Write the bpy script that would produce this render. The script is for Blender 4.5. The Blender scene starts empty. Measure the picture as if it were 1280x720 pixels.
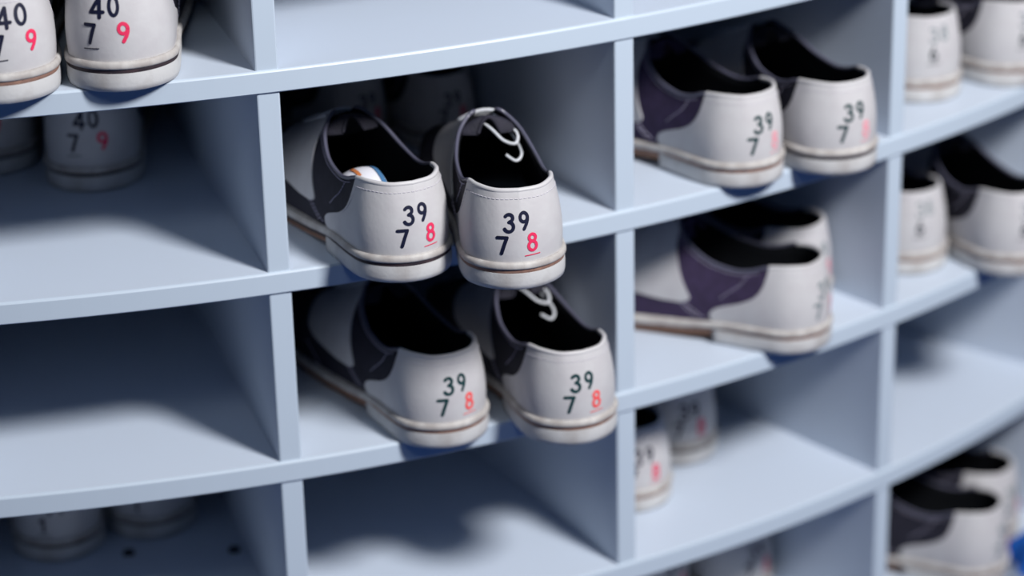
import bpy, bmesh, math, random
from mathutils import Vector, Matrix
random.seed(7)
scene = bpy.context.scene
COL = scene.collection
R_ = math.radians

# ------------------------------------------------------------------ camera, light, exposure
H = 0.145                      # spacing of the shelf rows
F_PX = 3215.0
PITCH, ROLL = 0.3931, -0.02371
CAMZ = 1.6
cam_d = bpy.data.cameras.new('camera')
cam = bpy.data.objects.new('camera', cam_d); COL.objects.link(cam)
cam_d.sensor_width = 36.0
cam_d.lens = F_PX/1280*36
cam_d.clip_start = 0.05
RT = Vector((1, 0, 0)); UP = Vector((0, math.sin(PITCH), math.cos(PITCH))); FW = Vector((0, math.cos(PITCH), -math.sin(PITCH)))
cX = RT*math.cos(ROLL)+UP*math.sin(ROLL); cY = -RT*math.sin(ROLL)+UP*math.cos(ROLL)
M4 = Matrix((cX, cY, -FW)).transposed().to_4x4()
M4.translation = Vector((0, 0, CAMZ))
cam.matrix_world = M4
cam_d.dof.use_dof = True
cam_d.dof.focus_distance = 1.705
cam_d.dof.aperture_fstop = 2.6
scene.camera = cam

world = bpy.data.worlds.new('world'); scene.world = world
world.use_nodes = True
bg = world.node_tree.nodes['Background']
bg.inputs[0].default_value = (0.20, 0.48, 1.0, 1)
bg.inputs[1].default_value = 0.050

def area(name, loc, target, size, power, color):
    d = bpy.data.lights.new(name, 'AREA'); d.shape = 'DISK'; d.size = size; d.energy = power; d.color = color
    o = bpy.data.objects.new(name, d); COL.objects.link(o)
    o.location = loc
    o.rotation_euler = (Vector(target)-Vector(loc)).to_track_quat('-Z', 'Y').to_euler()
    return o
area('ceiling_spot', (1.18, 0.47, 2.54), (0.15, 1.8, 0.95), 0.46, 90, (1.0, 0.985, 0.975))
area('fill_light', (-0.15, -0.1, 2.75), (0.4, 1.9, 0.95), 0.6, 5.5, (0.85, 0.93, 1.0))  # added soft fill from the front left, brightens the right-hand bays

scene.view_settings.view_transform = 'Standard'
scene.view_settings.look = 'None'
scene.view_settings.exposure = 0.0
scene.view_settings.gamma = 1.0
scene.view_settings.use_curve_mapping = False

# ------------------------------------------------------------------ materials
def mat(name, color, rough=0.5, spec=0.5, noise=None, bump=None, color2=None):
    m = bpy.data.materials.new(name); m.use_nodes = True
    nt = m.node_tree; b = nt.nodes['Principled BSDF']
    b.inputs['Base Color'].default_value = (*color, 1)
    b.inputs['Roughness'].default_value = rough
    b.inputs['Specular IOR Level'].default_value = spec
    tc = nt.nodes.new('ShaderNodeTexCoord')
    if noise:
        n = nt.nodes.new('ShaderNodeTexNoise'); n.inputs['Scale'].default_value = noise[0]; n.inputs['Detail'].default_value = 5
        r = nt.nodes.new('ShaderNodeValToRGB')
        r.color_ramp.elements[0].position = noise[1]; r.color_ramp.elements[1].position = noise[2]
        r.color_ramp.elements[0].color = (*color2, 1); r.color_ramp.elements[1].color = (*color, 1)
        nt.links.new(tc.outputs['Object'], n.inputs['Vector'])
        nt.links.new(n.outputs['Fac'], r.inputs['Fac'])
        nt.links.new(r.outputs['Color'], b.inputs['Base Color'])
    if bump:
        n2 = nt.nodes.new('ShaderNodeTexNoise'); n2.inputs['Scale'].default_value = bump[0]; n2.inputs['Detail'].default_value = 4
        bp = nt.nodes.new('ShaderNodeBump'); bp.inputs['Strength'].default_value = bump[1]; bp.inputs['Distance'].default_value = 0.001
        nt.links.new(tc.outputs['Object'], n2.inputs['Vector'])
        nt.links.new(n2.outputs['Fac'], bp.inputs['Height'])
        nt.links.new(bp.outputs['Normal'], b.inputs['Normal'])
    return m
M = {
 'board': mat('pale_blue_grey_laminate', (0.500, 0.565, 0.665), 0.42, 0.4, bump=(900, 0.05)),
 'shade_back': mat('shade_toned_back_board', (0.015, 0.022, 0.030), 0.7, 0.2),  # near-black: deep compartment shade put into the panel colour
 'edge': mat('pale_edge_band', (0.435, 0.51, 0.60), 0.38, 0.4),
 'carpet': mat('blue_carpet', (0.03, 0.09, 0.30), 0.95, 0.1, noise=(300, 0.3, 0.7), color2=(0.02, 0.05, 0.2), bump=(500, 0.8)),
 'white': mat('white_smooth_leather', (0.49, 0.485, 0.50), 0.45, 0.3, noise=(60, 0.25, 0.6), color2=(0.45, 0.435, 0.455), bump=(260, 0.15)),
 'black': mat('dark_suede', (0.018, 0.017, 0.030), 0.75, 0.3, noise=(120, 0.3, 0.7), color2=(0.011, 0.011, 0.02), bump=(600, 0.4)),
 'purple': mat('dark_purple_suede', (0.045, 0.030, 0.075), 0.8, 0.3, noise=(120, 0.3, 0.7), color2=(0.03, 0.02, 0.05), bump=(600, 0.4)),
 'lining': mat('black_lining', (0.004, 0.005, 0.007), 0.8, 0.15),
 'binding': mat('dark_collar_binding', (0.085, 0.085, 0.125), 0.3, 0.6),
 'thread': mat('lilac_thread', (0.42, 0.40, 0.52), 0.7, 0.2),
 'pale_thread': mat('grey_thread', (0.52, 0.50, 0.56), 0.7, 0.2),
 'welt': mat('scuffed_white_welt', (0.46, 0.445, 0.435), 0.55, 0.3, noise=(90, 0.3, 0.65), color2=(0.31, 0.285, 0.275), bump=(300, 0.2)),
 'tan': mat('tan_midsole_line', (0.27, 0.155, 0.115), 0.6, 0.3, noise=(140, 0.3, 0.65), color2=(0.16, 0.09, 0.075)),
 'darkline': mat('dark_midsole_line', (0.05, 0.03, 0.035), 0.6, 0.3, noise=(80, 0.35, 0.7), color2=(0.018, 0.014, 0.02)),
 'heel': mat('white_rubber_heel', (0.50, 0.50, 0.505), 0.55, 0.3, noise=(55, 0.28, 0.55), color2=(0.38, 0.365, 0.36), bump=(400, 0.15)),
 'leather_sole': mat('brown_leather_sole', (0.22, 0.12, 0.08), 0.6, 0.3),
 'insole': mat('grey_insole', (0.05, 0.06, 0.08), 0.7, 0.2),
 'navy_ink': mat('navy_printed_ink', (0.006, 0.008, 0.028), 0.5, 0.3),
 'green_ink': mat('dark_green_printed_ink', (0.003, 0.035, 0.040), 0.5, 0.3),
 'faded_ink': mat('faded_grey_printed_ink', (0.16, 0.20, 0.22), 0.5, 0.3),
 'navy_faded': mat('worn_dark_printed_ink', (0.05, 0.06, 0.07), 0.5, 0.3),
 'red_ink': mat('red_printed_ink', (0.68, 0.03, 0.10), 0.5, 0.3),
 'faded_red': mat('faded_red_printed_ink', (0.75, 0.30, 0.36), 0.5, 0.3),
 'orangered_ink': mat('light_red_printed_ink', (0.78, 0.09, 0.09), 0.5, 0.3),
 'lace': mat('off_white_lace', (0.50, 0.52, 0.56), 0.7, 0.2, bump=(900, 0.4)),
 'sock_white': mat('white_sock_liner', (0.62, 0.62, 0.68), 0.6, 0.2),
 'sock_blue': mat('blue_stripe', (0.05, 0.14, 0.28), 0.6, 0.2),
 'sock_orange': mat('orange_stripe', (0.50, 0.16, 0.05), 0.6, 0.2),
 'cloth': mat('blue_cloth', (0.015, 0.10, 0.42), 0.9, 0.1, bump=(700, 0.5)),
 'screw': mat('dark_screw_cap', (0.01, 0.012, 0.018), 0.5, 0.3),
}

# ------------------------------------------------------------------ helpers
def mk(name, verts, faces, m, parent=None, smooth=True, label=None):
    me = bpy.data.meshes.new(name)
    me.from_pydata([tuple(v) for v in verts], [], faces)
    me.materials.append(m)
    if smooth:
        for p in me.polygons: p.use_smooth = True
    me.update()
    o = bpy.data.objects.new(name, me); COL.objects.link(o)
    if parent: o.parent = parent
    if label: o['label'] = label
    return o
def empty(name, loc=(0, 0, 0)):
    o = bpy.data.objects.new(name, None); COL.objects.link(o); o.location = loc; o.empty_display_size = 0.02
    return o
class MB:
    def __init__(s): s.v = []; s.f = []
    def grid(s, rows, closed_u=False, closed_v=False):
        b = len(s.v); n = len(rows); m = len(rows[0])
        for r in rows: s.v += [Vector(p) for p in r]
        for i in range(n if closed_u else n-1):
            for j in range(m if closed_v else m-1):
                a = b+i*m+j; c = b+((i+1) % n)*m+j
                a2 = b+i*m+(j+1) % m; c2 = b+((i+1) % n)*m+(j+1) % m
                s.f.append((a, c, c2, a2))
    def fan(s, ring, rev=False):
        b = len(s.v); s.v += [Vector(p) for p in ring]
        idx = list(range(b, b+len(ring)))
        s.f.append(tuple(reversed(idx)) if rev else tuple(idx))
    def tube(s, pts, r, n=8, closed=False, caps=True):
        pts = [Vector(p) for p in pts]; N = len(pts)
        rows = []; prev = None
        for i, p in enumerate(pts):
            if closed: t = (pts[(i+1) % N]-pts[i-1])
            else: t = pts[min(i+1, N-1)]-pts[max(i-1, 0)]
            if t.length < 1e-9: t = Vector((0, 0, 1))
            t.normalize()
            if prev is None:
                a = t.orthogonal().normalized()
            else:
                a = (prev-t*prev.dot(t))
                a = a.normalized() if a.length > 1e-6 else t.orthogonal().normalized()
            prev = a; b = t.cross(a)
            rr = r(i/(N-1)) if callable(r) else r
            rows.append([p+(a*math.cos(q)+b*math.sin(q))*rr for q in [2*math.pi*k/n for k in range(n)]])
        s.grid(rows, closed_u=closed, closed_v=True)
        if caps and not closed:
            s.fan(rows[0]); s.fan(rows[-1], True)
    def build(s, name, m, parent=None, smooth=True, label=None):
        return mk(name, s.v, s.f, m, parent, smooth, label)
def lerp(a, b, t): return a+(b-a)*t
def interp(xs, ys, x):
    if x <= xs[0]: return ys[0]
    for i in range(len(xs)-1):
        if x <= xs[i+1]:
            t = (x-xs[i])/(xs[i+1]-xs[i])
            t = t*t*(3-2*t) if False else t
            a, b = ys[i], ys[i+1]
            return a+(b-a)*t
    return ys[-1]
def cr(pts, closed, n=12):
    pts = [Vector(p) for p in pts]; N = len(pts); out = []
    rng = range(N if closed else N-1)
    for i in rng:
        if closed: p0, p1, p2, p3 = pts[i-1], pts[i], pts[(i+1) % N], pts[(i+2) % N]
        else: p0, p1, p2, p3 = pts[max(i-1, 0)], pts[i], pts[i+1], pts[min(i+2, N-1)]
        for k in range(n):
            t = k/n
            out.append(0.5*((2*p1)+(p2-p0)*t+(2*p0-5*p1+4*p2-p3)*t*t+(3*p1-p0-3*p2+p3)*t**3))
    if not closed: out.append(pts[-1])
    return out
class Curve:                       # arc-length parametrised polyline
    def __init__(s, pts):
        s.p = pts; s.d = [0.0]
        for a, b in zip(pts, pts[1:]): s.d.append(s.d[-1]+(b-a).length)
        s.L = s.d[-1]
    def at(s, x):
        x = max(0.0, min(s.L, x))
        lo, hi = 0, len(s.d)-1
        while hi-lo > 1:
            m = (lo+hi)//2
            if s.d[m] <= x: lo = m
            else: hi = m
        t = (x-s.d[lo])/max(1e-12, s.d[hi]-s.d[lo])
        return s.p[lo].lerp(s.p[hi], t)

def pixel_on_plane(px, py, z):
    u = (px-640)/F_PX; v = -(py-360)/F_PX
    d = FW+cX*u+cY*v
    t = (z-CAMZ)/d.z
    return Vector((d.x*t, d.y*t, z))

# ------------------------------------------------------------------ floor
f = 4.0
fo = mk('floor', [(-f, -2, 0), (f, -2, 0), (f, 6, 0), (-f, 6, 0)], [(0, 1, 2, 3)], M['carpet'], smooth=False)
fo['kind'] = 'structure'

# ------------------------------------------------------------------ curved shelving unit
CX, CY = -3.923*H, 20.302*H
RAD = 9.424*H
DEPTH = 0.60
TH = 0.016
def row_z(j): return CAMZ+(-2.691-j)*H          # underside of board j
ANG = [17.43+11.12*(k) for k in range(-2, 5)]
def pol(a, r, z): return Vector((CX+r*math.sin(R_(a)), CY-r*math.cos(R_(a)), z))
unit = empty('shelving_unit', (CX, CY, 0))
unit['label'] = 'pale blue-grey curved shoe shelving unit with open square compartments'
unit['category'] = 'shelving unit'
A0, A1 = ANG[0]-0.34, ANG[-1]+0.34
NA = 80
OFFS = Vector((-CX, -CY, 0))
def board(j, th=TH, r0=RAD, r1=RAD-DEPTH, name='shelf', z=None):
    z0 = row_z(j) if z is None else z
    z1 = z0+th; b = 0.0016
    prof = [(r0, z0+b*0.5), (r0, z1-b), (r0-b*0.35, z1-b*0.35), (r0-b, z1), (r1, z1), (r1, z0), (r0-b*0.5, z0)]
    mb = MB()
    rows = []
    for i in range(NA+1):
        a = lerp(A0, A1, i/NA)
        rows.append([pol(a, r, z)+OFFS for r, z in prof])
    mb.grid(rows, closed_v=True); mb.fan(rows[0]); mb.fan(rows[-1], True)
    o = mb.build(name, M['board'], unit, smooth=False)
    o.data.materials.append(M['edge'])
    m = len(prof)
    for i, p in enumerate(o.data.polygons):
        if i < NA*m and i % m in (0, 1, 2, 6): p.material_index = 1
    return o
ROWS = range(0, 9)
for j in ROWS: board(j)
def divider(a, zlo, zhi):
    ca, sa = math.sin(R_(a)), -math.cos(R_(a))
    rd = Vector((ca, sa, 0)); tg = Vector((-sa, ca, 0))
    b = 0.0012; w = TH/2; r0 = RAD-0.0018; r1 = RAD-DEPTH
    prof = [(r1, -w), (r0-b, -w), (r0-b*.3, -w+b*.3), (r0, -w+b), (r0, w-b), (r0-b*.3, w-b*.3), (r0-b, w), (r1, w)]
    v = []
    for z in (zlo, zhi):
        v += [rd*r+tg*t+Vector((0, 0, z)) for r, t in prof]
    n = len(prof)
    fs = [(i, (i+1) % n, n+(i+1) % n, n+i) for i in range(n)]+[tuple(reversed(range(n))), tuple(range(n, 2*n))]
    o = mk('divider', v, fs, M['board'], unit, smooth=False)
    o.data.materials.append(M['edge'])
    for i in (1, 2, 3, 4, 5): o.data.polygons[i].material_index = 1
for j in range(1, 9):
    for a in ANG: divider(a, row_z(j)+TH, row_z(j-1))
mb = MB()
rows = []
for i in range(NA+1):
    a = lerp(A0, A1, i/NA)
    rows.append([pol(a, r, z)+OFFS for r, z in ((RAD-DEPTH-.0005, row_z(8)), (RAD-DEPTH-.0005, row_z(0)+TH), (RAD-DEPTH-.012, row_z(0)+TH), (RAD-DEPTH-.012, row_z(8)))])
mb.grid(rows, closed_v=True); mb.fan(rows[0]); mb.fan(rows[-1], True)
mb.build('back_panel', M['shade_back'], unit, smooth=False)
mb = MB(); rows = []
for i in range(NA+1):
    a = lerp(A0, A1, i/NA)
    rows.append([pol(a, r, z)+OFFS for r, z in ((RAD-.03, 0), (RAD-.03, row_z(8)), (RAD-.05, row_z(8)), (RAD-.05, 0))])
mb.grid(rows, closed_v=True); mb.fan(rows[0]); mb.fan(rows[-1], True)
mb.build('plinth', M['board'], unit, smooth=False)
for px, py in ((161, 692), (293, 688)):
    c = pixel_on_plane(px, py, row_z(4)+TH)+OFFS
    m2 = MB(); n = 16
    ring0 = [c+Vector((.005*math.cos(2*math.pi*k/n), .005*math.sin(2*math.pi*k/n), 0)) for k in range(n)]
    ring1 = [c+Vector((.0042*math.cos(2*math.pi*k/n), .0042*math.sin(2*math.pi*k/n), .0022)) for k in range(n)]
    m2.grid([ring0, ring1], closed_v=True); m2.fan(ring1)
    m2.build('screw_cap', M['screw'], unit, smooth=False, label='dark round screw cap')

# ------------------------------------------------------------------ bowling shoe geometry (left shoe; toe +y, heel centre at origin)
INNER = [(0, -.0355), (.0135, -.0328), (.0255, -.0245), (.0330, -.0125), (.0350, .004), (.0336, .025), (.0305, .05), (.0295, .085), (.0320, .12), (.0360, .155), (.0360, .180), (.0310, .205), (.0190, .224), (.003, .2325)]
OUTER = [(0, -.0355), (-.0135, -.0328), (-.0255, -.0245), (-.0332, -.0125), (-.0355, .004), (-.0355, .025), (-.0357, .05), (-.0380, .085), (-.0405, .12), (-.0415, .150), (-.0385, .180), (-.0312, .206), (-.0168, .2255), (.003, .2325)]
_full = [Vector((x, y, 0)) for x, y in INNER]+[Vector((x, y, 0)) for x, y in reversed(OUTER[1:-1])]
_sm = cr(_full, True, 10)
_ni = (len(INNER)-1)*10
CI = Curve(_sm[:_ni+1])
CO = Curve([_sm[0]]+list(reversed(_sm[_ni:])))
LS = 0.30
TS = [0, .018, .036, .054, .070, .088, .112, .135, .150, .160, .200, .235, .250, .275, .300]
TP = [(0, -.0275, .0682), (.0150, -.0240, .0684), (.0250, -.0120, .0688), (.0283, .004, .0672), (.0290, .018, .0625), (.0290, .033, .0610), (.0275, .055, .0655), (.0220, .074, .0760), (.0140, .084, .0840), (.0080, .089, .0865),
      (.0065, .118, .0725), (.0045, .146, .0600), (0.0, .160, .0540), (0, .185, .0435), (0, .208, .0330)]
_tc = cr([Vector(p) for p in TP], False, 10)
def outline(s, off=0.0):
    side = 1 if s >= 0 else -1
    c = CI if side > 0 else CO
    x = abs(s)/LS*c.L
    p = c.at(x)
    if off:
        t = c.at(min(c.L, x+.002))-c.at(max(0, x-.002)); t.normalize()
        if abs(s) < .001: n = Vector((0, -1, 0))
        elif abs(s) > LS-.0005: n = Vector((0, 1, 0))
        else: n = Vector((t.y, -t.x, 0))*side
        p = p+n*off
    return p
def topc(s):
    a = abs(s)
    for i in range(len(TS)-1):
        if a <= TS[i+1] or i == len(TS)-2:
            t = min(1, (a-TS[i])/(TS[i+1]-TS[i]))
            k = (i+t)*10; k0 = min(int(k), len(_tc)-2)
            p = _tc[k0].lerp(_tc[k0+1], k-k0); break
    return Vector((p.x if s >= 0 else -p.x, p.y, p.z))
def zs(y):                      # underside of the midsole
    return interp([-.04, .030, .050, .075, .110, .18, .21, .24], [.0122, .0118, .0098, .0068, .0045, .0040, .0065, .0120], y)
def surf(s, v):
    b = outline(s, -.0022); b.z = zs(b.y)+.0070
    t = topc(s)
    k = interp([0, .08, .15, .20, .25, .3], [.46, .46, .55, .62, .85, .95], abs(s))
    out = outline(s, interp([0, .09, .12, .3], [.0002, .0002, .001, .003], abs(s)))
    c = Vector((out.x, out.y, b.z+(t.z-b.z)*k))
    if abs(s) < .05:  c.y += 0.0
    return b*(1-v)**2+c*2*v*(1-v)+t*v*v
def nrm(s, v):
    e = .0015; ev = .02
    du = surf(min(LS, s+e), v)-surf(max(-LS, s-e), v)
    dv = surf(s, min(1, v+ev))-surf(s, max(0, v-ev))
    n = du.cross(dv)
    if n.length < 1e-12: return Vector((0, 0, 1))
    return n.normalized()
def so(s, v, off): return surf(s, v)+nrm(s, v)*off

def part_upper():
    mb = MB(); n = 150; m = 16
    mb.grid([[surf(lerp(-LS, LS, i/n), j/m) for j in range(m+1)] for i in range(n+1)])
    return mb
def part_lining():
    mb = MB(); n = 110; m = 12; S = .252
    mb.grid([[so(lerp(-S, S, i/n), lerp(1.0, 0.0, j/m), -.0012 if j == 0 else -.0028) for j in range(m+1)] for i in range(n+1)])
    return mb
def counter_end(v):
    return interp([0, .08, .15, .22, .29, .35, .41, .48, .55, .63, .74, .86, 1.0], [.0980, .1010, .1015, .1000, .0955, .0885, .0805, .0725, .0660, .0610, .0570, .0545, .0520], v)
def part_counter():
    mb = MB(); n = 96; m = 36; o = .0011
    rows = []
    for i in range(n+1):
        k = lerp(-1, 1, i/n); col = []
        for j in range(m+1):
            v = j/m
            col.append(so(k*counter_end(v), v, o))
        rows.append(col)
    mb.grid(rows)
    for sd in (0, -1):                       # cut edges
        mb.grid([rows[sd], [so((-1 if sd == 0 else 1)*counter_end(j/m), j/m, -.0004) for j in range(m+1)]])
    e = counter_end(1)
    pts = [topc(lerp(-e, e, i/60))+nrm(lerp(-e, e, i/60), 1)*-.0003+Vector((0, 0, .0002)) for i in range(61)]
    mb.tube(pts, .0018, 10)
    return mb
def part_saddle(sg):
    mb = MB(); n = 24; m = 26; o = .0010
    rows = []
    for j in range(m+1):
        c = j/m
        v = lerp(.24, 1.0, c)
        mid = lerp(.166, .192, c); hw = .043*1.0
        lo, hi = lerp(.112, .147, c), lerp(.182, .236, c)
        rr = 1.0
        if c < .22:
            q = 1-c/.22; rr = math.sqrt(max(0, 1-q*q))
            rr = .12+.88*rr
        cc = (lo+hi)/2
        lo2, hi2 = cc-(cc-lo)*rr, cc+(hi-cc)*rr
        rows.append([so(sg*lerp(lo2, hi2, i/n), v, o) for i in range(n+1)])
    mb.grid(rows)
    mb.grid([rows[0], [p+Vector((0, 0, 0))-nrm(sg*.16, .3)*.0014 for p in rows[0]]])
    for k in (0, -1):
        mb.grid([[r[k] for r in rows], [r[k]-nrm(sg*.16, .6)*.0012 for r in rows]])
    return mb
def band(z0f, z1f, off0, off1, bulge, n=150, cap=True):
    mb = MB(); rows = []
    m = 8
    for i in range(n):
        s = lerp(-LS, LS, i/n)
        col = []
        y = outline(s).y
        for j in range(m+1):
            t = j/m
            o = lerp(off0, off1, t)+bulge*math.sqrt(max(0, 1-(2*t-1)**2))
            p = outline(s, o); p.z = lerp(z0f(y), z1f(y), t)
            col.append(p)
        rows.append(col)
    mb.grid(rows, closed_u=True)
    if cap:
        mb.fan([r[0] for r in rows], False); mb.fan([r[-1] for r in rows], True)
    return mb
def part_midsole(): return band(lambda y: zs(y), lambda y: zs(y)+.0028, .0002, .0002, .0003)
def part_welt(): return band(lambda y: zs(y)+.0027, lambda y: zs(y)+.0076, .0008, .0000, .0013)
def part_heel():
    mb = MB(); n = 60; rows = []
    E = .098
    prof = [(0.0, -.0012), (.0008, .0002), (.004, .0008), (.0090, .0009), (.0122, .0006)]
    for i in range(n+1):
        s = lerp(-E, E, i/n); col = []
        for z, o in prof:
            p = outline(s, o); p.z = z; col.append(p)
        rows.append(col)
    # concave breast
    a, b = rows[-1], rows[0]
    for i in range(1, 12):
        t = i/12
        rows.append([Vector((lerp(p.x, q.x, t), lerp(p.y, q.y, t)-.007*math.sin(math.pi*t), p.z)) for p, q in zip(a, b)])
    mb.grid(rows, closed_u=True)
    mb.fan([r[0] for r in rows], False); mb.fan([r[-1] for r in rows], True)
    return mb
def part_outsole():
    return band(lambda y: max(.0, zs(y)-.0040) if y > .03 else zs(y)-.0005, lambda y: zs(y)+.0003, -.0012, -.0008, .0)
def part_insole():
    mb = MB()
    ring = []
    for i in range(80):
        s = lerp(-LS, LS, i/80); p = outline(s, -.0055); p.z = zs(p.y)+.0125; ring.append(p)
    c = [Vector((0, p.y, zs(p.y)+.0105)) for p in ring]
    mb.grid([ring, [lerp(a, b, .5) for a, b in zip(ring, c)], c], closed_v=True)
    return mb
def part_tongue():
    mb = MB(); path = cr([Vector((0, .158, .0520)), Vector((0, .135, .0620)), Vector((0, .108, .0745)), Vector((0, .093, .0845)), Vector((0, .084, .0895)), Vector((0, .079, .0905))], False, 6)
    rows_t = []; rows_b = []
    N = len(path)
    for i, p in enumerate(path):
        t = i/(N-1)
        w = lerp(.008, .0205, min(1, t*1.25))
        if t > .86: w *= math.sqrt(max(0.15, 1-((t-.86)/.14)**2*.85))
        r1 = []; r2 = []
        for k in range(13):
            a = lerp(-1, 1, k/12)
            q = Vector((a*w, p.y-.004*(a*a)*t, p.z-.0045-.010*a*a*(.35+.65*t)))
            r1.append(q); r2.append(q+Vector((0, -.0006, -.0022)))
        rows_t.append(r1); rows_b.append(r2)
    mb.grid(rows_t); mb.grid(rows_b)
    mb.grid([rows_t[-1], rows_b[-1]]); mb.grid([[r[0] for r in rows_t], [r[0] for r in rows_b]]); mb.grid([[r[-1] for r in rows_t], [r[-1] for r in rows_b]])
    mb.tube([q+Vector((0, -.0003, -.0011)) for q in rows_t[-1]], .0014, 8)
    return mb
def part_laces():
    mb = MB()
    for k, s in enumerate((.168, .184, .200, .216)):
        L = so(-s, .93, .0010); Rr = so(s, .93, .0010)
        L2 = so(-s-.008, .93, .0010)
        for A, B in ((L, Rr), (Rr, L2)):
            mid = (A+B)/2+Vector((0, 0, .0035))
            mb.tube(cr([A-Vector((0, 0, .002)), A+Vector((0, 0, .0008)), mid, B+Vector((0, 0, .0008)), B-Vector((0, 0, .002))], False, 5), .0013, 6)
    return mb
def part_loop():
    mb = MB()
    mb.tube(cr([(-.006, .092, .082), (-.013, .084, .0785), (-.0195, .074, .073), (-.0170, .067, .068), (-.0090, .069, .070), (-.0020, .076, .0765), (.004, .086, .080)], False, 8), .0012, 7)
    mb.tube(cr([(-.010, .092, .079), (-.0175, .078, .070), (-.0210, .066, .0615), (-.0160, .060, .0575), (-.0095, .064, .061)], False, 8), .0011, 7)
    return mb
def part_binding(sg):
    mb = MB()
    a, b = .0510, .160
    pts = [topc(sg*lerp(a, b, i/50))+Vector((0, 0, .0003)) for i in range(51)]
    mb.tube(pts, .0014, 10)
    return mb
def part_edge(sg):               # folded edge of the lace stay down to the toe
    mb = MB()
    return mb
def stitches(curves, off=.0014, ln=.0019, gap=.0012, r=.00032):
    mb = MB()
    for cv in curves:
        pts = [so(s, v, off) for s, v in cv]
        c = Curve(pts); x = 0
        while x+ln < c.L:
            mb.tube([c.at(x), c.at(x+ln*.5)+Vector((0, 0, 0)), c.at(x+ln)], r, 4)
            x += ln+gap
    return mb
def line(p, n=60):
    q = cr([Vector((a, b, 0)) for a, b in p], False, 10)
    return [(k.x, k.y) for k in q]
SEAMS = [
 [(lerp(.062, .150, i/60), .945) for i in range(61)],
 line([(.072, .93), (.078, .78), (.087, .62), (.094, .47)]),
 line([(.142, .48), (.131, .34), (.121, .20), (.110, .05)]),
 line([(.137, .48), (.126, .34), (.116, .20), (.105, .06)]),
 line([(.190, .22), (.178, .13), (.168, .03)])]
def seam_stitches(g, k): return stitches([[(g*a, v) for a, v in SEAMS[k]]], .0004, r=.00036)
def counter_stitches():
    e = counter_end(.90)-.003
    cs = [[(-(counter_end(lerp(.50, .90, i/40))-.003), lerp(.50, .90, i/40)) for i in range(41)]+
          [(lerp(-e, e, i/80), .90) for i in range(1, 80)]+
          [((counter_end(lerp(.90, .50, i/40))-.003), lerp(.90, .50, i/40)) for i in range(41)]]
    return stitches(cs, .0012, r=.00028)

# digit strokes, unit cell: height 1
def arc(cx, cy, rx, ry, a0, a1, n=14):
    return [(cx+rx*math.cos(R_(lerp(a0, a1, i/n))), cy+ry*math.sin(R_(lerp(a0, a1, i/n)))) for i in range(n+1)]
DIG = {
 '3': [arc(.29, .73, .20, .19, 150, -80)+arc(.29, .27, .24, .25, 88, -155)],
 '9': [arc(.30, .68, .22, .24, 0, 360, 22), [(.52, .68), (.50, .50), (.42, .30), (.28, .06)]],
 '7': [[(.06, .93), (.56, .93), (.42, .55), (.26, .06)]],
 '8': [arc(.30, .73, .18, .19, 0, 360, 20), arc(.30, .27, .22, .25, 0, 360, 22)],
 '4': [[(.45, .04), (.45, .93), (.05, .28), (.62, .28)]],
 '0': [arc(.31, .50, .24, .43, 0, 360, 26)],
 '6': [arc(.30, .30, .22, .26, 0, 360, 22), [(.08, .32), (.12, .55), (.22, .78), (.36, .95)]],
 '2': [arc(.29, .72, .21, .22, 160, -35, 14)+[(.08, .06), (.56, .06)]],
 '1': [[(.12, .76), (.33, .94), (.33, .05)]],
}
def heel_pt(a, b, off=.00145):
    lo, hi = 0.0, 1.0
    for _ in range(24):
        m = (lo+hi)/2
        if surf(a, m).z < b: lo = m
        else: hi = m
    return so(a, (lo+hi)/2, off)
def stroke(mb, pts, w, mp):
    # densify
    P = [Vector((x, y)) for x, y in pts]
    D = [P[0]]
    for a, b in zip(P, P[1:]):
        n = max(1, int((b-a).length/.0006))
        for i in range(1, n+1): D.append(a.lerp(b, i/n))
    P = D; N = len(P)
    closed = (P[0]-P[-1]).length < 1e-6
    rows = []
    for i, p in enumerate(P):
        t = P[min(i+1, N-1)]-P[max(i-1, 0)]
        if closed and i in (0, N-1): t = P[1]-P[N-2]
        t.normalize(); n = Vector((-t.y, t.x))
        rows.append([mp((p+n*w*k)) for k in (-.5, 0, .5)])
    mb.grid(rows)
    if not closed:
        for p in (P[0], P[-1]):
            mb.fan([mp(p+Vector((math.cos(2*math.pi*k/12), math.sin(2*math.pi*k/12)))*w*.5) for k in range(12)])
    for i in range(1, len(pts)-1):
        p = Vector(pts[i]); a = (p-Vector(pts[i-1])).normalized(); b = (Vector(pts[i+1])-p).normalized()
        if a.dot(b) < .8:
            mb.fan([mp(p+Vector((math.cos(2*math.pi*k/12), math.sin(2*math.pi*k/12)))*w*.5) for k in range(12)])
def number(txt, ca, b0, h, w, under, flip, a_off):
    mb = MB(); adv = .84*h; W = adv*(len(txt)-1)+.6*h
    mp = lambda q: Vector(((-1 if flip else 1)*heel_pt((-1 if flip else 1)*(q.x+a_off), q.y).x, *heel_pt((-1 if flip else 1)*(q.x+a_off), q.y).yz))
    for i, ch in enumerate(txt):
        ox = ca-W/2+i*adv
        dy = .0008*i
        for st in DIG[ch]:
            stroke(mb, [(ox+x*h, b0+dy+y*h) for x, y in st], w, mp)
    if under:
        stroke(mb, [(ca-.0052, b0-.0032), (ca+.0052, b0-.0026)], .0007, mp)
    return mb

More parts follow.
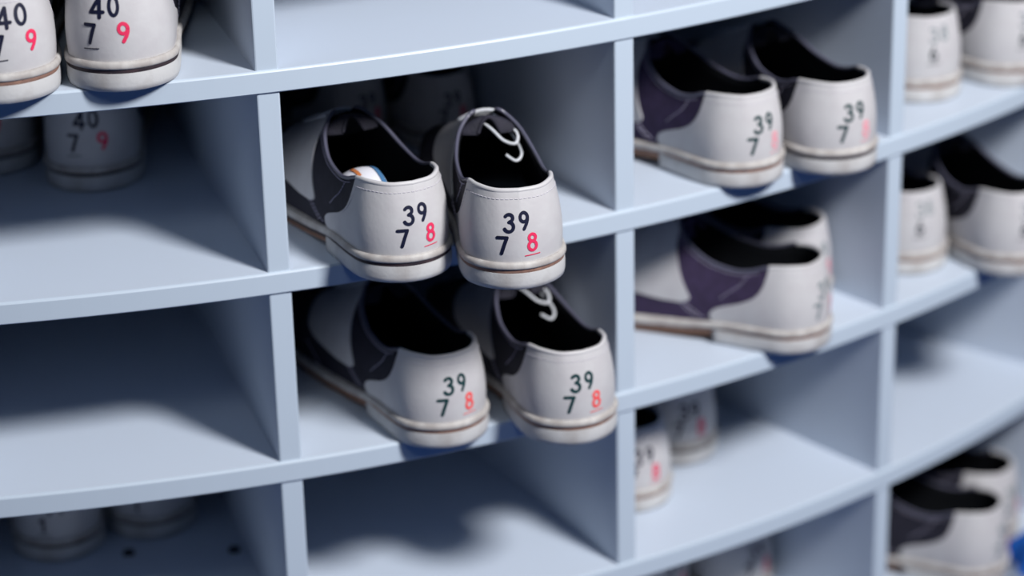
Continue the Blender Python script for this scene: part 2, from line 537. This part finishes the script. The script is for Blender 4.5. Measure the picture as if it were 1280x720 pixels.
# ------------------------------------------------------------------ build shoe parts once, mirrored for the right shoe
CACHE = {}
def get(name, side, fn):
    k = (name, side)
    if k not in CACHE:
        mb = fn()
        vs = mb.v; fs = mb.f
        if side == 'R':
            vs = [Vector((-p.x, p.y, p.z)) for p in vs]; fs = [tuple(reversed(q)) for q in fs]
        me = bpy.data.meshes.new(name.split('.')[0])
        me.from_pydata([tuple(v) for v in vs], [], fs)
        for p in me.polygons: p.use_smooth = True
        me.materials.append(M['white']); me.update()
        CACHE[k] = me
    return CACHE[k]
MCACHE = {}
def add(root, name, key, side, fn, mt, label=None):
    me = get(key, side, fn)
    kk = (key, side, mt)
    if kk not in MCACHE:
        if me.users == 0: m2 = me
        else: m2 = me.copy()
        m2.materials[0] = M[mt]; MCACHE[kk] = m2
    o = bpy.data.objects.new(name, MCACHE[kk]); COL.objects.link(o); o.parent = root
    if label: o['label'] = label
    return o
NUMS = {
 '39': (('39', .001, .0415, .0128, .0023, False), ('7', -.0092, .0258, .0128, .0023, False), ('8', .0115, .0275, .0125, .0021, True)),
 '40': (('40', 0.0, .0475, .0135, .0023, False), ('7', -.0105, .0310, .0132, .0023, True), ('9', .0112, .0320, .0130, .0023, False)),
 '38': (('38', 0.0, .0500, .0120, .0016, False), ('6', -.0055, .0360, .0105, .0019, True)),
 '41': (('41', 0.0, .0400, .0130, .0023, False), ('1', -.0090, .0258, .0120, .0023, True)),
}
def make_shoe(px, py, row, yaw, side, nums, label, group, line_m='tan', body='black', ink='navy_ink', red='red_ink', scale=1.0, a_off=-.004, sock=False, loop=False):
    z = row_z(row)+TH
    p = pixel_on_plane(px, py, z)
    root = empty('bowling_shoe', (p.x, p.y, z+.0002))
    root.rotation_euler = (0, 0, R_(yaw)); root.scale = (scale,)*3
    root['label'] = label; root['category'] = 'shoe'; root['group'] = group
    add(root, 'upper', 'upper', side, part_upper, body)
    add(root, 'lining', 'lining', side, part_lining, 'lining')
    add(root, 'heel_counter', 'counter', side, part_counter, 'white', 'smooth white leather heel counter')
    for g in (-1, 1):
        add(root, 'lace_stay', 'saddle%d' % g, side, lambda g=g: part_saddle(g), 'white', 'white leather lace stay')
        add(root, 'collar_binding', 'binding%d' % g, side, lambda g=g: part_binding(g), 'binding')
    add(root, 'tongue', 'tongue', side, part_tongue, body)
    add(root, 'laces', 'laces', side, part_laces, 'lace', 'off-white laces')
    if loop: add(root, 'loose_lace', 'loop', side, part_loop, 'lace', 'loose end of the lace inside the collar')
    add(root, 'insole', 'insole', side, part_insole, 'insole')
    add(root, 'welt', 'welt', side, part_welt, 'welt')
    add(root, 'midsole', 'midsole', side, part_midsole, line_m, 'tan midsole line' if line_m == 'tan' else 'dark midsole line')
    add(root, 'outsole', 'outsole', side, part_outsole, 'leather_sole')
    add(root, 'heel_block', 'heel', side, part_heel, 'heel', 'white rubber heel block')
    for g in (-1, 1):
        for k in range(5):
            add(root, 'seam_stitching', 'seam%d_%d' % (g, k), side, lambda g=g, k=k: seam_stitches(g, k), 'thread')
    add(root, 'heel_stitching', 'cst', side, counter_stitches, 'pale_thread')
    flip = side == 'R'
    for k, (t, ca, b0, h, w, un) in enumerate(NUMS[nums]):
        mt = red if k == 2 else ('navy_faded' if nums == '38' and k == 1 else ink)
        # numbers always read left to right: built in final orientation, so never mirrored
        add(root, 'size_number', 'num%s_%d_%s_%.4f' % (nums, k, side, a_off), 'L',
            lambda t=t, ca=ca, b0=b0, h=h, w=w, un=un: number(t, ca, b0, h, w, un, flip, a_off), mt,
            ('red' if k == 2 else 'dark')+' printed number '+t+(' underlined' if un else ''))
    if sock:
        for nm, mt, w0, w1, dzz in (('sock_label', 'sock_white', .009, -.013, 0), ('sock_label_stripe', 'sock_blue', .0085, .0050, .0006), ('sock_label_mark', 'sock_orange', -.006, -.0085, .0006)):
            b = MB(); rows = []
            for i in range(17):
                t = i/16
                yy = lerp(-.004, .050, t) if nm == 'sock_label' else (lerp(.000, .046, t) if 'stripe' in nm else lerp(.018, .034, t))
                q = (yy+.004)/.054
                zz = .0510+.011*math.sin(q*math.pi)+.004*q
                rows.append([Vector((-.012+lerp(w0, w1, k/6), yy, zz+dzz-.004*(2*((-.012+lerp(w0, w1, k/6)+.012)/.026))**2)) for k in range(7)])
            b.grid(rows)
            low = [[v-Vector((0, 0, .0011)) for v in r] for r in rows]
            b.grid(low)
            b.build(nm, M[mt], root, label={'sock_label': 'lifted white sock liner', 'sock_label_stripe': 'blue stripe', 'sock_label_mark': 'orange mark'}[nm])
    return root

SH = [
 # px, py, row, yaw, side, nums, label, kwargs
 (500.0, 330.2, 2, 25.4, 'L', '39', 'size 39 bowling shoe with lifted sock liner on the upper middle shelf', 'size 39 shoes in front in the upper middle compartment', dict(line_m='darkline', sock=True, a_off=-.002)),
 (640.8, 338.5, 2, 10.8, 'R', '39', 'sharpest size 39 bowling shoe, right of the pair on the upper middle shelf', 'size 39 shoes in front in the upper middle compartment', dict(loop=True)),
 (549.0, 535.0, 3, 29.0, 'L', '39', 'size 39 bowling shoe with green digits on the lower middle shelf, left of its pair', 'size 39 shoes in the lower middle compartment', dict(ink='green_ink', red='orangered_ink')),
 (709.0, 531.1, 3, 23.5, 'R', '39', 'size 39 bowling shoe with green digits beside the middle divider, right of its pair', 'size 39 shoes in the lower middle compartment', dict(ink='green_ink', red='orangered_ink', loop=True)),
 (919.0, 216.0, 2, 38.0, 'L', '39', 'size 39 bowling shoe with purple suede side in the upper right compartment', 'size 39 shoes in the upper right compartment', dict(ink='green_ink', red='faded_red', body='purple')),
 (1035.9, 200.0, 2, 30.4, 'R', '39', 'size 39 bowling shoe with faded red digit, rightmost in the upper right compartment', 'size 39 shoes in the upper right compartment', dict(ink='green_ink', red='faded_red', line_m='darkline')),
 (980.9, 421.2, 3, 61.1, 'L', '39', 'bowling shoe turned side on with purple suede quarter and white lace stay', 'side-on shoes in the right compartment', dict(ink='faded_ink', red='faded_red', body='purple')),
 (983.5, 372.5, 3, 50.5, 'R', '39', 'bowling shoe turned side on, standing right behind the purple suede one', 'side-on shoes in the right compartment', dict(ink='faded_ink', red='faded_red')),
 (1144.6, 113.0, 2, 39.1, 'L', '38', 'blurred bowling shoe numbered 6 in the top right compartment, touching the right divider', 'shoes in the far top right compartment', dict(a_off=-.010, ink='faded_ink')),
 (1254.0, 93.5, 2, 41.0, 'R', '38', 'blurred bowling shoe numbered 6 at the top right, cut off by the photo edge', 'shoes in the far top right compartment', dict(a_off=-.011, ink='faded_ink')),
 (1128.3, 324.9, 3, 28.9, 'L', '38', 'blurred bowling shoe numbered 6 half hidden by the right divider, second compartment down', 'shoes in the far right compartment below', dict(ink='faded_ink')),
 (1257.3, 326.6, 3, 27.2, 'R', '38', 'blurred bowling shoe numbered 6 overhanging the far right shelf edge', 'shoes in the far right compartment below', dict(ink='faded_ink')),
 (1207.1, 713.3, 5, 60.2, 'L', '39', 'blurred side-on bowling shoe in the bottom right corner, nearer of its pair', 'side-on shoes in the bottom right corner', dict(ink='faded_ink')),
 (1221.7, 663.8, 5, 53.8, 'R', '39', 'blurred bowling shoe in the bottom right corner, behind the nearer one', 'side-on shoes in the bottom right corner', dict(ink='faded_ink')),
 (784.0, 617.0, 4, 26.0, 'L', '39', 'bowling shoe deep in the lower right compartment, mostly hidden by the middle divider', 'shoes pushed deep in the lower right compartment', dict()),
 (842.0, 560.0, 4, 24.0, 'R', '39', 'bowling shoe deep in the lower right compartment, farther one of its pair', 'shoes pushed deep in the lower right compartment', dict(line_m='darkline')),
 (808.9, 755.5, 5, 44.6, 'L', '39', 'bowling shoe at the bottom edge, heel barely showing beside the middle divider', 'shoes in the compartment at the bottom edge', dict()),
 (913.1, 733.1, 5, 42.3, 'R', '39', 'bowling shoe at the bottom edge with dark digit 7, right of its pair', 'shoes in the compartment at the bottom edge', dict()),
 (6.0, 109.8, 1, 6.6, 'L', '40', 'size 40 bowling shoe with tan midsole, cut off by the top left photo corner', 'size 40 shoes overhanging the top left shelf', dict(scale=1.04, a_off=.012)),
 (155.0, 94.4, 1, 5.2, 'R', '40', 'size 40 bowling shoe with darker midsole line at the top left, right of its pair', 'size 40 shoes overhanging the top left shelf', dict(scale=1.04, line_m='darkline', a_off=-.007)),
 (-9.5, 201.3, 2, 4.7, 'L', '40', 'shaded size 40 bowling shoe cut off by the left photo edge', 'size 40 shoes deep in the left compartment', dict(scale=1.03, line_m='darkline', a_off=-.002)),
 (119.8, 220.4, 2, 6.2, 'R', '40', 'shaded size 40 bowling shoe deep in the left compartment, fully in view', 'size 40 shoes deep in the left compartment', dict(scale=1.03, line_m='darkline', a_off=-.002)),
 (75.2, 676.2, 4, 13.3, 'L', '41', 'shaded bowling shoe deep in the bottom left compartment, left of its pair', 'shaded shoes in the bottom left compartment', dict(line_m='darkline')),
 (190.1, 649.1, 4, 11.8, 'R', '41', 'shaded bowling shoe deep in the bottom left compartment, right of its pair', 'shaded shoes in the bottom left compartment', dict(line_m='darkline')),
 (439.5, 175.0, 2, 39.6, 'L', '39', 'left shaded size 39 bowling shoe behind the front pair on the upper middle shelf', 'shoes behind the front pair in the upper middle compartment', dict(line_m='darkline', scale=.82)),
 (548.9, 171.9, 2, 31.4, 'R', '39', 'right shaded size 39 bowling shoe behind the front pair on the upper middle shelf', 'shoes behind the front pair in the upper middle compartment', dict(line_m='darkline', scale=.82)),
]
for px, py, row, yaw, side, nums, label, group, kw in SH:
    make_shoe(px, py, row, yaw, side, nums, label, group, **kw)

# ------------------------------------------------------------------ blue cloth at the bottom right corner
c0 = pixel_on_plane(1300, 700, row_z(5)+TH)
mb = MB(); n = 28; rows = []
for i in range(n+1):
    th = 2*math.pi*i/n; row = []
    for j in range(9):
        q = j/8
        r = .031*(q**.8)*(1+.16*math.sin(3*th+1)+.10*math.sin(5*th))
        zz = .0008+.030*(1-q**1.5)*(1+.30*math.sin(3*th+q*6)*q)+.004*math.sin(7*th+2)*q*(1-q)*4
        row.append(Vector((r*math.cos(th), r*math.sin(th), zz)))
    rows.append(row)
mb.grid(rows)
cl = mb.build('blue_cloth', M['cloth'])
cl.location = c0
cl['label'] = 'crumpled bright blue cloth beside the shoes in the bottom right corner'; cl['category'] = 'cloth'
